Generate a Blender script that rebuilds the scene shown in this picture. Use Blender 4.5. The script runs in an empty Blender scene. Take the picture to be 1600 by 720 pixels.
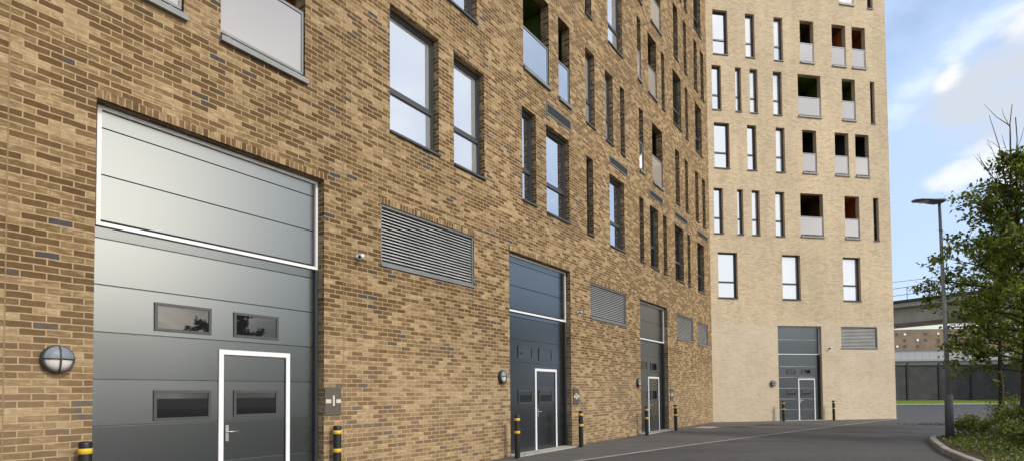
import bpy, bmesh, math, random
from mathutils import Vector, Matrix, noise as mnoise
R = math.radians
random.seed(11)
sc = bpy.context.scene
COL = sc.collection

# ------------------------------------------------------------ camera
cam_d = bpy.data.cameras.new('camera'); cam = bpy.data.objects.new('camera', cam_d); COL.objects.link(cam)
p, r = R(1.737), R(-.4915)
cr, sr, cp, sp = math.cos(r), math.sin(r), math.cos(p), math.sin(p)
right = Vector((cr, -sp*sr, cp*sr)); up = Vector((-sr, -sp*cr, cp*cr)); fwd = Vector((0, cp, sp))
M = Matrix.Identity(4)
for i in range(3):
    M[i][0] = right[i]; M[i][1] = up[i]; M[i][2] = -fwd[i]
M[2][3] = 1.458
cam.matrix_world = M
cam_d.sensor_width = 36; cam_d.lens = 36*886/1600; cam_d.shift_y = .1419
cam_d.clip_end = 2000
sc.camera = cam

# ------------------------------------------------------------ light
SUN_AZ, SUN_EL = R(128), R(38)         # azimuth clockwise from +Y
S = Vector((math.sin(SUN_AZ)*math.cos(SUN_EL), math.cos(SUN_AZ)*math.cos(SUN_EL), math.sin(SUN_EL)))
sd = bpy.data.lights.new('sun', 'SUN'); sd.energy = 1.7; sd.angle = R(8); sd.color = (1, .91, .78)
so = bpy.data.objects.new('sun', sd); so.rotation_euler = (-S).to_track_quat('-Z', 'Y').to_euler(); COL.objects.link(so)

w = bpy.data.worlds.new('World'); sc.world = w; w.use_nodes = True
nt = w.node_tree; nt.nodes.clear()
def N(tree, t, **k):
    n = tree.nodes.new(t)
    for a, v in k.items(): setattr(n, a, v)
    return n
def mathn(tree, op, a, b=None, clamp=False):
    n = N(tree, 'ShaderNodeMath', operation=op, use_clamp=clamp)
    for i, v in enumerate((a, b)):
        if v is None: continue
        if isinstance(v, (int, float)): n.inputs[i].default_value = v
        else: tree.links.new(v, n.inputs[i])
    return n.outputs[0]
out = N(nt, 'ShaderNodeOutputWorld'); bg = N(nt, 'ShaderNodeBackground'); bg.inputs[1].default_value = .13
nt.links.new(bg.outputs[0], out.inputs[0])
sky = N(nt, 'ShaderNodeTexSky'); sky.sky_type = 'NISHITA'; sky.sun_disc = False
sky.sun_elevation = SUN_EL; sky.sun_rotation = SUN_AZ; sky.air_density = 1.2; sky.dust_density = 1.6; sky.ozone_density = 1.3
tc = N(nt, 'ShaderNodeTexCoord')
mp = N(nt, 'ShaderNodeMapping'); mp.inputs['Scale'].default_value = (1, 1, 2.2); nt.links.new(tc.outputs['Generated'], mp.inputs[0])
nz = N(nt, 'ShaderNodeTexNoise'); nz.inputs['Scale'].default_value = 3.2; nz.inputs['Detail'].default_value = 7; nz.inputs['Roughness'].default_value = .55
nt.links.new(mp.outputs[0], nz.inputs['Vector'])
nz2 = N(nt, 'ShaderNodeTexNoise'); nz2.inputs['Scale'].default_value = 7; nz2.inputs['Detail'].default_value = 6
nt.links.new(mp.outputs[0], nz2.inputs['Vector'])
nz3 = N(nt, 'ShaderNodeTexNoise'); nz3.inputs['Scale'].default_value = 17; nz3.inputs['Detail'].default_value = 7; nz3.inputs['Roughness'].default_value = .6
nt.links.new(mp.outputs[0], nz3.inputs['Vector'])
def blob(d, r0, r1, stretch=None):
    """cloud mass about a world direction; ragged by noise"""
    d = Vector(d).normalized()
    sub = N(nt, 'ShaderNodeVectorMath', operation='SUBTRACT'); nt.links.new(tc.outputs['Generated'], sub.inputs[0]); sub.inputs[1].default_value = d
    v = sub.outputs[0]
    if stretch:
        # squash along a slanted axis
        m = N(nt, 'ShaderNodeMapping'); m.vector_type = 'POINT'
        m.inputs['Rotation'].default_value = stretch[0]; m.inputs['Scale'].default_value = stretch[1]
        nt.links.new(v, m.inputs[0]); v = m.outputs[0]
    ln = N(nt, 'ShaderNodeVectorMath', operation='LENGTH'); nt.links.new(v, ln.inputs[0])
    dist = mathn(nt, 'ADD', ln.outputs['Value'], mathn(nt, 'MULTIPLY', mathn(nt, 'SUBTRACT', nz2.outputs['Fac'], .5), .7*r1))
    dist = mathn(nt, 'ADD', dist, mathn(nt, 'MULTIPLY', mathn(nt, 'SUBTRACT', nz3.outputs['Fac'], .5), 1.5*min(r1, .12)))
    dist = mathn(nt, 'ADD', dist, mathn(nt, 'MULTIPLY', mathn(nt, 'SUBTRACT', nz.outputs['Fac'], .5), .8*r1))
    mr = N(nt, 'ShaderNodeMapRange', interpolation_type='SMOOTHSTEP'); mr.inputs['From Min'].default_value = r0; mr.inputs['From Max'].default_value = r1
    mr.inputs['To Min'].default_value = 1; mr.inputs['To Max'].default_value = 0
    nt.links.new(dist, mr.inputs['Value']); return mr.outputs[0]
def pixdir(x, y):
    return (right*((x-800)/886.) + up*(-(y-587.1)/886.) + fwd).normalized()
gen = N(nt, 'ShaderNodeMapRange', interpolation_type='SMOOTHSTEP'); gen.inputs['From Min'].default_value = .5; gen.inputs['From Max'].default_value = .68
nt.links.new(nz.outputs['Fac'], gen.inputs['Value'])
lit_bank = blob((.86, -.45, .42), .30, .85)
soft = mathn(nt, 'MULTIPLY', gen.outputs[0], .55)
def add_cloud(prev, fac, col, k=1.):
    mx = N(nt, 'ShaderNodeMixRGB'); nt.links.new(prev, mx.inputs[1]); mx.inputs[2].default_value = (*col, 1)
    nt.links.new(mathn(nt, 'MULTIPLY', fac, k, True), mx.inputs[0]); return mx.outputs[0]
# pale blue wash toward the horizon comes from the Nishita model; clouds and one added glow are laid on it
base = N(nt, 'ShaderNodeMixRGB', blend_type='MULTIPLY'); base.inputs[0].default_value = 1; base.inputs[2].default_value = (1.0, 1.0, 1.0, 1)
nt.links.new(sky.outputs[0], base.inputs[1])
c = base.outputs[0]
c = add_cloud(c, blob((0, 0, 1), .5, 2.2), (4.2, 4.85, 6.2), .3)
c = add_cloud(c, blob(pixdir(1500, 420), .25, .85), (4.6, 5.9, 8.4), .55)
c = add_cloud(c, blob((.82, .16, .55), .1, .55), (5.6, 6.4, 7.6), .8)
c = add_cloud(c, blob((.86, -.46, .28), .36, .74), (8.6, 8.7, 8.9), .97)
gap = mathn(nt, 'MULTIPLY', gen.outputs[0], blob((.78, -.62, .45), .3, .75))
c = add_cloud(c, gap, (4.9, 5.8, 7.4), .75)
c = add_cloud(c, blob((.93, -.30, .24), .0, .36), (52, 45, 36), .9)  # unseen warm glow added to the sky to brighten the door panel reflections
# broad grey cloud with a bright notch, thin streak above it, small cumulus lower down
for px, py, r1, k in ((1600, 120, .12, .9), (1540, 130, .075, .85), (1480, 160, .05, .6), (1590, 180, .06, .5)):
    c = add_cloud(c, blob(pixdir(px, py), .0, r1), (4.3, 4.6, 5.1), k)
for px, py in ((1400, 175), (1425, 145), (1455, 115), (1485, 90), (1512, 66), (1540, 42), (1568, 22)):
    c = add_cloud(c, blob(pixdir(px, py), .0, .030), (5.6, 6.4, 7.7), .5)
for px, py, r1 in ((1492, 105, .020), (1483, 122, .018), (1472, 133, .014), (1600, 35, .03)):
    c = add_cloud(c, blob(pixdir(px, py), .0, r1), (6.6, 6.5, 6.4), .8)
for px, py, r1 in ((1545, 258, .038), (1515, 265, .034), (1585, 275, .04), (1485, 280, .024), (1460, 288, .018)):
    c = add_cloud(c, blob(pixdir(px, py), .0, r1), (6.2, 6.3, 6.5), .78)
nt.links.new(c, bg.inputs[0])

sc.view_settings.view_transform = 'Standard'; sc.view_settings.look = 'None'
sc.view_settings.exposure = 0.32; sc.view_settings.gamma = 1
sc.render.engine = 'CYCLES'

# ------------------------------------------------------------ materials
def mat(name, col, rough=.7, metal=0., spec=.5, var=0., vscale=4., bump=0., bscale=40., coat=0.):
    m = bpy.data.materials.new(name); m.use_nodes = True; t = m.node_tree; b = t.nodes['Principled BSDF']
    b.inputs['Base Color'].default_value = (*col, 1); b.inputs['Roughness'].default_value = rough
    b.inputs['Metallic'].default_value = metal; b.inputs['Specular IOR Level'].default_value = spec
    b.inputs['Coat Weight'].default_value = coat
    tc = N(t, 'ShaderNodeTexCoord')
    if var:
        n = N(t, 'ShaderNodeTexNoise'); n.inputs['Scale'].default_value = vscale; n.inputs['Detail'].default_value = 6
        t.links.new(tc.outputs['Object'], n.inputs['Vector'])
        mr = N(t, 'ShaderNodeMapRange'); mr.inputs['From Min'].default_value = .3; mr.inputs['From Max'].default_value = .7
        mr.inputs['To Min'].default_value = 1-var; mr.inputs['To Max'].default_value = 1+var
        t.links.new(n.outputs['Fac'], mr.inputs['Value'])
        mx = N(t, 'ShaderNodeVectorMath', operation='SCALE'); mx.inputs[0].default_value = col
        t.links.new(mr.outputs[0], mx.inputs['Scale']); t.links.new(mx.outputs[0], b.inputs['Base Color'])
        mr2 = N(t, 'ShaderNodeMapRange'); mr2.inputs['To Min'].default_value = max(.02, rough-.12); mr2.inputs['To Max'].default_value = min(1, rough+.12)
        t.links.new(n.outputs['Fac'], mr2.inputs['Value']); t.links.new(mr2.outputs[0], b.inputs['Roughness'])
    if bump:
        n2 = N(t, 'ShaderNodeTexNoise'); n2.inputs['Scale'].default_value = bscale; n2.inputs['Detail'].default_value = 5
        t.links.new(tc.outputs['Object'], n2.inputs['Vector'])
        bp = N(t, 'ShaderNodeBump'); bp.inputs['Strength'].default_value = bump; bp.inputs['Distance'].default_value = .02
        t.links.new(n2.outputs['Fac'], bp.inputs['Height']); t.links.new(bp.outputs[0], b.inputs['Normal'])
    return m

def brick_mat(name, stops, mortar, pale, streak=.5, mort_size=.006, clump=.35, contrast_noise=.35, base_pale=None):
    m = bpy.data.materials.new(name); m.use_nodes = True; t = m.node_tree; L = t.links; b = t.nodes['Principled BSDF']
    b.inputs['Roughness'].default_value = .88; b.inputs['Specular IOR Level'].default_value = .25
    uv = N(t, 'ShaderNodeTexCoord').outputs['UV']
    # slightly wavy coursing
    wn = N(t, 'ShaderNodeTexNoise'); wn.inputs['Scale'].default_value = 9; wn.inputs['Detail'].default_value = 2; L.new(uv, wn.inputs['Vector'])
    ws = N(t, 'ShaderNodeVectorMath', operation='SUBTRACT'); L.new(wn.outputs['Color'], ws.inputs[0]); ws.inputs[1].default_value = (.5, .5, .5)
    wm = N(t, 'ShaderNodeVectorMath', operation='MULTIPLY_ADD'); L.new(ws.outputs[0], wm.inputs[0]); wm.inputs[1].default_value = (.017, .015, 0); L.new(uv, wm.inputs[2])
    def brick(ms, sm=.0):
        k = N(t, 'ShaderNodeTexBrick'); k.offset = .5; k.offset_frequency = 2; k.squash = 1
        for a, v in (('Scale', 1), ('Brick Width', .225), ('Row Height', .075), ('Mortar Size', ms), ('Mortar Smooth', sm), ('Bias', 0)): k.inputs[a].default_value = v
        k.inputs['Color1'].default_value = (0, 0, 0, 1); k.inputs['Color2'].default_value = (1, 1, 1, 1); k.inputs['Mortar'].default_value = (.5, .5, .5, 1)
        L.new(wm.outputs[0], k.inputs['Vector']); return k
    kid = brick(0); kmo = brick(mort_size, .35)
    sep = N(t, 'ShaderNodeSeparateColor'); L.new(kid.outputs['Color'], sep.inputs[0])
    # clusters: whole areas drift lighter or darker
    cn = N(t, 'ShaderNodeTexNoise'); cn.inputs['Scale'].default_value = 1.1; cn.inputs['Detail'].default_value = 4; cn.inputs['Roughness'].default_value = .65; L.new(uv, cn.inputs['Vector'])
    bias = mathn(t, 'MULTIPLY', mathn(t, 'SUBTRACT', cn.outputs['Fac'], .5), clump*2)
    v = mathn(t, 'ADD', sep.outputs[0], bias, True)
    ramp = N(t, 'ShaderNodeValToRGB'); cr_ = ramp.color_ramp
    while len(cr_.elements) > 1: cr_.elements.remove(cr_.elements[-1])
    cr_.elements[0].position = stops[0][0]; cr_.elements[0].color = (*stops[0][1], 1)
    for ps, cc in stops[1:]:
        e = cr_.elements.new(ps); e.color = (*cc, 1)
    L.new(v, ramp.inputs[0])
    # pale lime bloom dragged along each brick, some bricks only
    sm_ = N(t, 'ShaderNodeMapping'); sm_.inputs['Scale'].default_value = (7, 26, 1); L.new(uv, sm_.inputs[0])
    # per brick shift so the streaks do not run across joints
    cm = N(t, 'ShaderNodeCombineXYZ'); L.new(mathn(t, 'MULTIPLY', sep.outputs[0], 37), cm.inputs[2])
    ad = N(t, 'ShaderNodeVectorMath', operation='ADD'); L.new(sm_.outputs[0], ad.inputs[0]); L.new(cm.outputs[0], ad.inputs[1])
    sn = N(t, 'ShaderNodeTexNoise'); sn.inputs['Scale'].default_value = 1; sn.inputs['Detail'].default_value = 5; sn.inputs['Roughness'].default_value = .6; L.new(ad.outputs[0], sn.inputs['Vector'])
    st = N(t, 'ShaderNodeMapRange', interpolation_type='SMOOTHSTEP'); st.inputs['From Min'].default_value = .46; st.inputs['From Max'].default_value = .66; L.new(sn.outputs['Fac'], st.inputs['Value'])
    gate = N(t, 'ShaderNodeMapRange'); gate.inputs['From Min'].default_value = .35; gate.inputs['From Max'].default_value = .9; L.new(v, gate.inputs['Value'])
    mx = N(t, 'ShaderNodeMixRGB'); L.new(mathn(t, 'MULTIPLY', mathn(t, 'MULTIPLY', st.outputs[0], gate.outputs[0]), streak, True), mx.inputs[0]); L.new(ramp.outputs[0], mx.inputs[1]); mx.inputs[2].default_value = (*pale, 1)
    # fine grain
    gn = N(t, 'ShaderNodeTexNoise'); gn.inputs['Scale'].default_value = 70; gn.inputs['Detail'].default_value = 4; L.new(uv, gn.inputs['Vector'])
    gr = N(t, 'ShaderNodeMapRange'); gr.inputs['To Min'].default_value = 1-contrast_noise; gr.inputs['To Max'].default_value = 1+contrast_noise; L.new(gn.outputs['Fac'], gr.inputs['Value'])
    gs = N(t, 'ShaderNodeVectorMath', operation='SCALE'); L.new(mx.outputs[0], gs.inputs[0]); L.new(gr.outputs[0], gs.inputs['Scale'])
    mm = N(t, 'ShaderNodeMixRGB'); L.new(kmo.outputs['Fac'], mm.inputs[0]); L.new(gs.outputs[0], mm.inputs[1]); mm.inputs[2].default_value = (*mortar, 1)
    # large weathering
    big = N(t, 'ShaderNodeTexNoise'); big.inputs['Scale'].default_value = .22; big.inputs['Detail'].default_value = 3; L.new(uv, big.inputs['Vector'])
    br = N(t, 'ShaderNodeMapRange'); br.inputs['From Min'].default_value = .3; br.inputs['From Max'].default_value = .7; br.inputs['To Min'].default_value = .9; br.inputs['To Max'].default_value = 1.1; L.new(big.outputs['Fac'], br.inputs['Value'])
    fs = N(t, 'ShaderNodeVectorMath', operation='SCALE'); L.new(mm.outputs[0], fs.inputs[0]); L.new(br.outputs[0], fs.inputs['Scale'])
    # blotches inside the bricks and rain streaks down the face
    bl = N(t, 'ShaderNodeTexNoise'); bl.inputs['Scale'].default_value = 16; bl.inputs['Detail'].default_value = 3; L.new(uv, bl.inputs['Vector'])
    sp_ = N(t, 'ShaderNodeMapping'); sp_.inputs['Scale'].default_value = (1.6, .13, 1); L.new(uv, sp_.inputs[0])
    rn = N(t, 'ShaderNodeTexNoise'); rn.inputs['Scale'].default_value = 1; rn.inputs['Detail'].default_value = 5; rn.inputs['Roughness'].default_value = .7; L.new(sp_.outputs[0], rn.inputs['Vector'])
    k_ = mathn(t, 'ADD', mathn(t, 'MULTIPLY', mathn(t, 'SUBTRACT', bl.outputs['Fac'], .5), .75), mathn(t, 'MULTIPLY', mathn(t, 'SUBTRACT', rn.outputs['Fac'], .5), .42)); k_ = mathn(t, 'ADD', k_, 1)
    f2 = N(t, 'ShaderNodeVectorMath', operation='SCALE'); L.new(fs.outputs[0], f2.inputs[0]); L.new(k_, f2.inputs['Scale'])
    col_ = f2.outputs[0]
    if base_pale:   # paler tint over the lower storey
        sx = N(t, 'ShaderNodeSeparateXYZ'); L.new(uv, sx.inputs[0])
        hh = mathn(t, 'ADD', sx.outputs['Y'], mathn(t, 'MULTIPLY', mathn(t, 'SUBTRACT', big.outputs['Fac'], .5), 1.5))
        hm = N(t, 'ShaderNodeMapRange', interpolation_type='SMOOTHSTEP'); hm.inputs['From Min'].default_value = base_pale[3]; hm.inputs['From Max'].default_value = base_pale[3]-(.4 if base_pale[3] > 4 else 2.0); L.new(hh, hm.inputs['Value'])
        m9 = N(t, 'ShaderNodeMixRGB'); L.new(mathn(t, 'MULTIPLY', hm.outputs[0], mathn(t, 'MULTIPLY', cn.outputs['Fac'], base_pale[4]*2), True), m9.inputs[0]); L.new(col_, m9.inputs[1]); m9.inputs[2].default_value = (*base_pale[:3], 1); col_ = m9.outputs[0]
    L.new(col_, b.inputs['Base Color'])
    h = mathn(t, 'ADD', mathn(t, 'MULTIPLY', kmo.outputs['Fac'], -1), mathn(t, 'MULTIPLY', sn.outputs['Fac'], .5))
    bp = N(t, 'ShaderNodeBump'); bp.inputs['Strength'].default_value = .55; bp.inputs['Distance'].default_value = .006; L.new(h, bp.inputs['Height']); L.new(bp.outputs[0], b.inputs['Normal'])
    return m

BROWN = brick_mat('brown_stock_brick',
    [(0, (.075, .070, .066)), (.013, (.095, .076, .058)), (.03, (.11, .064, .027)), (.32, (.140, .084, .037)), (.54, (.18, .113, .050)), (.75, (.245, .163, .080)), (1, (.365, .26, .142))],
    (.415, .308, .178), (.48, .36, .215), .9, mort_size=.0085, base_pale=(.62, .47, .31, 3.2, .16))
BUFF = brick_mat('buff_brick',
    [(0, (.54, .43, .295)), (.3, (.61, .495, .34)), (.7, (.655, .53, .36)), (1, (.69, .57, .40))],
    (.655, .53, .36), (.68, .58, .43), .4, clump=.5, contrast_noise=.28, base_pale=(.74, .66, .53, 5.0, .35))
SOLDIER = BROWN
DGREY = mat('dark_grey_metal', (.045, .05, .055), .42, .0, .5, .12, 3)
MGREY = mat('mid_grey_metal', (.20, .215, .225), .45, .3, .5, .1, 3)
SILL = mat('weathered_sill_metal', (.26, .265, .265), .5, .1, .4, .15, 4)
LGREY = mat('light_grey_metal', (.36, .38, .39), .42, .3)
WHITE = mat('white_painted_metal', (.80, .81, .83), .4, 0, .5, .04, 6)
LOUVRE = mat('grey_louvre_metal', (.60, .61, .60), .4, .3, .5, .08, 2)
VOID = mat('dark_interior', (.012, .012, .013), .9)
HOLE = mat('grille_dark', (.03, .033, .037), .7)
ORANGE = mat('orange_painted_wall', (.45, .13, .03), .7)
GREEN = mat('green_painted_wall', (.11, .17, .03), .7)
TAN = mat('brown_painted_wall', (.13, .075, .04), .7)
CONC = mat('pale_concrete', (.42, .40, .36), .85, 0, .3, .15, 2.5, .2, 60)
BLACK = mat('black_plastic', (.012, .012, .013), .4, 0, .5, .1, 5)
YELLOW = mat('yellow_reflective_band', (.75, .48, .03), .45)
STEEL = mat('satin_steel', (.62, .63, .64), .28, .9)
OPAL = mat('opal_diffuser', (.72, .70, .66), .35, 0, .5)
PLATE = mat('grey_brown_sign_plate', (.12, .11, .095), .45, .3)

def glass_mat(name, refl, under, tint=(.93, .96, 1), rough=.015, wob=.004):
    m = bpy.data.materials.new(name); m.use_nodes = True; t = m.node_tree; t.nodes.clear(); L = t.links
    o = N(t, 'ShaderNodeOutputMaterial'); g = N(t, 'ShaderNodeBsdfGlossy'); g.inputs['Roughness'].default_value = rough; g.inputs['Color'].default_value = (*tint, 1)
    d = N(t, 'ShaderNodeBsdfDiffuse'); d.inputs['Color'].default_value = (*under, 1)
    lw = N(t, 'ShaderNodeFresnel'); lw.inputs['IOR'].default_value = 1.5
    f = mathn(t, 'ADD', mathn(t, 'MULTIPLY', lw.outputs[0], 1-refl), refl, True)
    mx = N(t, 'ShaderNodeMixShader'); L.new(f, mx.inputs[0]); L.new(d.outputs[0], mx.inputs[1]); L.new(g.outputs[0], mx.inputs[2]); L.new(mx.outputs[0], o.inputs[0]); return m
GLASS = glass_mat('window_glass', .62, (.03, .035, .04), wob=.02)
GLASS_PALE = glass_mat('pale_window_glass', .5, (.45, .46, .47), wob=.02)  # glass mixed over an even pale under colour
GLASS_DARK = glass_mat('dark_window_glass', .03, (.012, .013, .014), wob=.006)
FROST = glass_mat('frosted_balustrade_glass', .22, (.29, .265, .235), (.95, .96, 1), .12)
BLUEGLASS = glass_mat('clear_balustrade_glass', .55, (.06, .07, .08), rough=.03)

def panel_mat():
    m = bpy.data.materials.new('grey_metallic_door_panel'); m.use_nodes = True; t = m.node_tree; L = t.links; b = t.nodes['Principled BSDF']
    b.inputs['Metallic'].default_value = 1.; b.inputs['Base Color'].default_value = (.138, .158, .174, 1)
    b.inputs['Coat Weight'].default_value = .55; b.inputs['Coat Roughness'].default_value = .25
    co = N(t, 'ShaderNodeTexCoord').outputs['Object']
    n = N(t, 'ShaderNodeTexNoise'); n.inputs['Scale'].default_value = 1.6; n.inputs['Detail'].default_value = 0; L.new(co, n.inputs['Vector'])
    mr = N(t, 'ShaderNodeMapRange'); mr.inputs['To Min'].default_value = .20; mr.inputs['To Max'].default_value = .32; b.inputs['Roughness'].default_value = .25
    return m
PANEL = panel_mat()

def asphalt_mat(name, col, cs=.25):
    m = bpy.data.materials.new(name); m.use_nodes = True; t = m.node_tree; L = t.links; b = t.nodes['Principled BSDF']
    b.inputs['Specular IOR Level'].default_value = .4
    co = N(t, 'ShaderNodeTexCoord').outputs['Object']
    def nz(s, d=4): 
        n = N(t, 'ShaderNodeTexNoise'); n.inputs['Scale'].default_value = s; n.inputs['Detail'].default_value = d; L.new(co, n.inputs['Vector']); return n.outputs['Fac']
    big = nz(.35, 5); mid = nz(2.2); fine = nz(140, 2)
    v = mathn(t, 'ADD', mathn(t, 'MULTIPLY', mathn(t, 'SUBTRACT', big, .5), 1.3*cs*2), mathn(t, 'MULTIPLY', mathn(t, 'SUBTRACT', mid, .5), .5))
    tm = N(t, 'ShaderNodeMapping'); tm.inputs['Rotation'].default_value = (0, 0, R(-50)); tm.inputs['Scale'].default_value = (.12, 1.5, 1); L.new(co, tm.inputs[0])
    tn = N(t, 'ShaderNodeTexNoise'); tn.inputs['Scale'].default_value = 1; tn.inputs['Detail'].default_value = 4; L.new(tm.outputs[0], tn.inputs['Vector'])   # long stretched tone bands along the road
    v = mathn(t, 'ADD', v, mathn(t, 'MULTIPLY', mathn(t, 'SUBTRACT', tn.outputs['Fac'], .5), .9))
    st = N(t, 'ShaderNodeMapRange', interpolation_type='SMOOTHSTEP'); st.inputs['From Min'].default_value = .66; st.inputs['From Max'].default_value = .74; L.new(nz(.9, 3), st.inputs['Value'])   # oil stains
    v = mathn(t, 'ADD', v, mathn(t, 'MULTIPLY', st.outputs[0], -.35))
    v = mathn(t, 'ADD', v, mathn(t, 'MULTIPLY', mathn(t, 'SUBTRACT', fine, .5), 1.2)); v = mathn(t, 'ADD', v, 1)
    s = N(t, 'ShaderNodeVectorMath', operation='SCALE'); s.inputs[0].default_value = col; L.new(v, s.inputs['Scale']); L.new(s.outputs[0], b.inputs['Base Color'])
    mr = N(t, 'ShaderNodeMapRange'); mr.inputs['To Min'].default_value = .6; mr.inputs['To Max'].default_value = .95; L.new(big, mr.inputs['Value']); L.new(mr.outputs[0], b.inputs['Roughness'])
    bp = N(t, 'ShaderNodeBump'); bp.inputs['Strength'].default_value = .4; bp.inputs['Distance'].default_value = .006; L.new(fine, bp.inputs['Height']); L.new(bp.outputs[0], b.inputs['Normal'])
    return m
ROAD = asphalt_mat('road_asphalt', (.086, .082, .080), .4)
APRON = asphalt_mat('footpath_asphalt', (.115, .110, .106))
PATCH = asphalt_mat('dark_asphalt_patch', (.04, .039, .038))
SOIL = mat('bed_soil', (.075, .055, .035), .95, 0, .2, .35, 3, .8, 30)
GRASS = mat('grass_turf', (.10, .16, .018), .9, 0, .2, .3, 2, .6, 60)
KERB = mat('weathered_concrete_kerb', (.34, .33, .29), .9, 0, .3, .25, 3, .3, 50)
LINE = mat('flush_concrete_edging', (.34, .33, .31), .85, 0, .3, .2, 5)
BARK = mat('grey_brown_bark', (.085, .07, .05), .9, 0, .2, .4, 12, .8, 40)
POLE = mat('galvanised_pole', (.36, .38, .39), .45, .5, .5, .15, 4)
BASEM = mat('grey_painted_post', (.15, .15, .165), .6, 0, .4, .15, 5)

def leaf_mat(name, cols, trans=.35):
    m = bpy.data.materials.new(name); m.use_nodes = True; t = m.node_tree; L = t.links; b = t.nodes['Principled BSDF']
    o = t.nodes['Material Output']
    g = N(t, 'ShaderNodeNewGeometry'); rp = N(t, 'ShaderNodeValToRGB')
    e = rp.color_ramp.elements; e[0].color = (*cols[0], 1); e[1].color = (*cols[-1], 1)
    for i, cc in enumerate(cols[1:-1]):
        k = e.new((i+1)/(len(cols)-1)); k.color = (*cc, 1)
    L.new(g.outputs['Random Per Island'], rp.inputs[0]); L.new(rp.outputs[0], b.inputs['Base Color'])
    b.inputs['Roughness'].default_value = .45; b.inputs['Specular IOR Level'].default_value = .5
    tr = N(t, 'ShaderNodeBsdfTranslucent'); sc_ = N(t, 'ShaderNodeVectorMath', operation='MULTIPLY'); L.new(rp.outputs[0], sc_.inputs[0]); sc_.inputs[1].default_value = (1.6, 1.7, .7); L.new(sc_.outputs[0], tr.inputs['Color'])
    mx = N(t, 'ShaderNodeMixShader'); mx.inputs[0].default_value = trans; L.new(b.outputs[0], mx.inputs[1]); L.new(tr.outputs[0], mx.inputs[2]); L.new(mx.outputs[0], o.inputs['Surface']); return m
LEAF = leaf_mat('broad_leaf', [(.05, .07, .010), (.09, .125, .018), (.135, .175, .03), (.22, .24, .055)], .5)
LEAFB = leaf_mat('shrub_leaf', [(.05, .075, .014), (.085, .125, .022), (.12, .17, .03), (.18, .22, .06), (.34, .28, .16)], .4)

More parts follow.
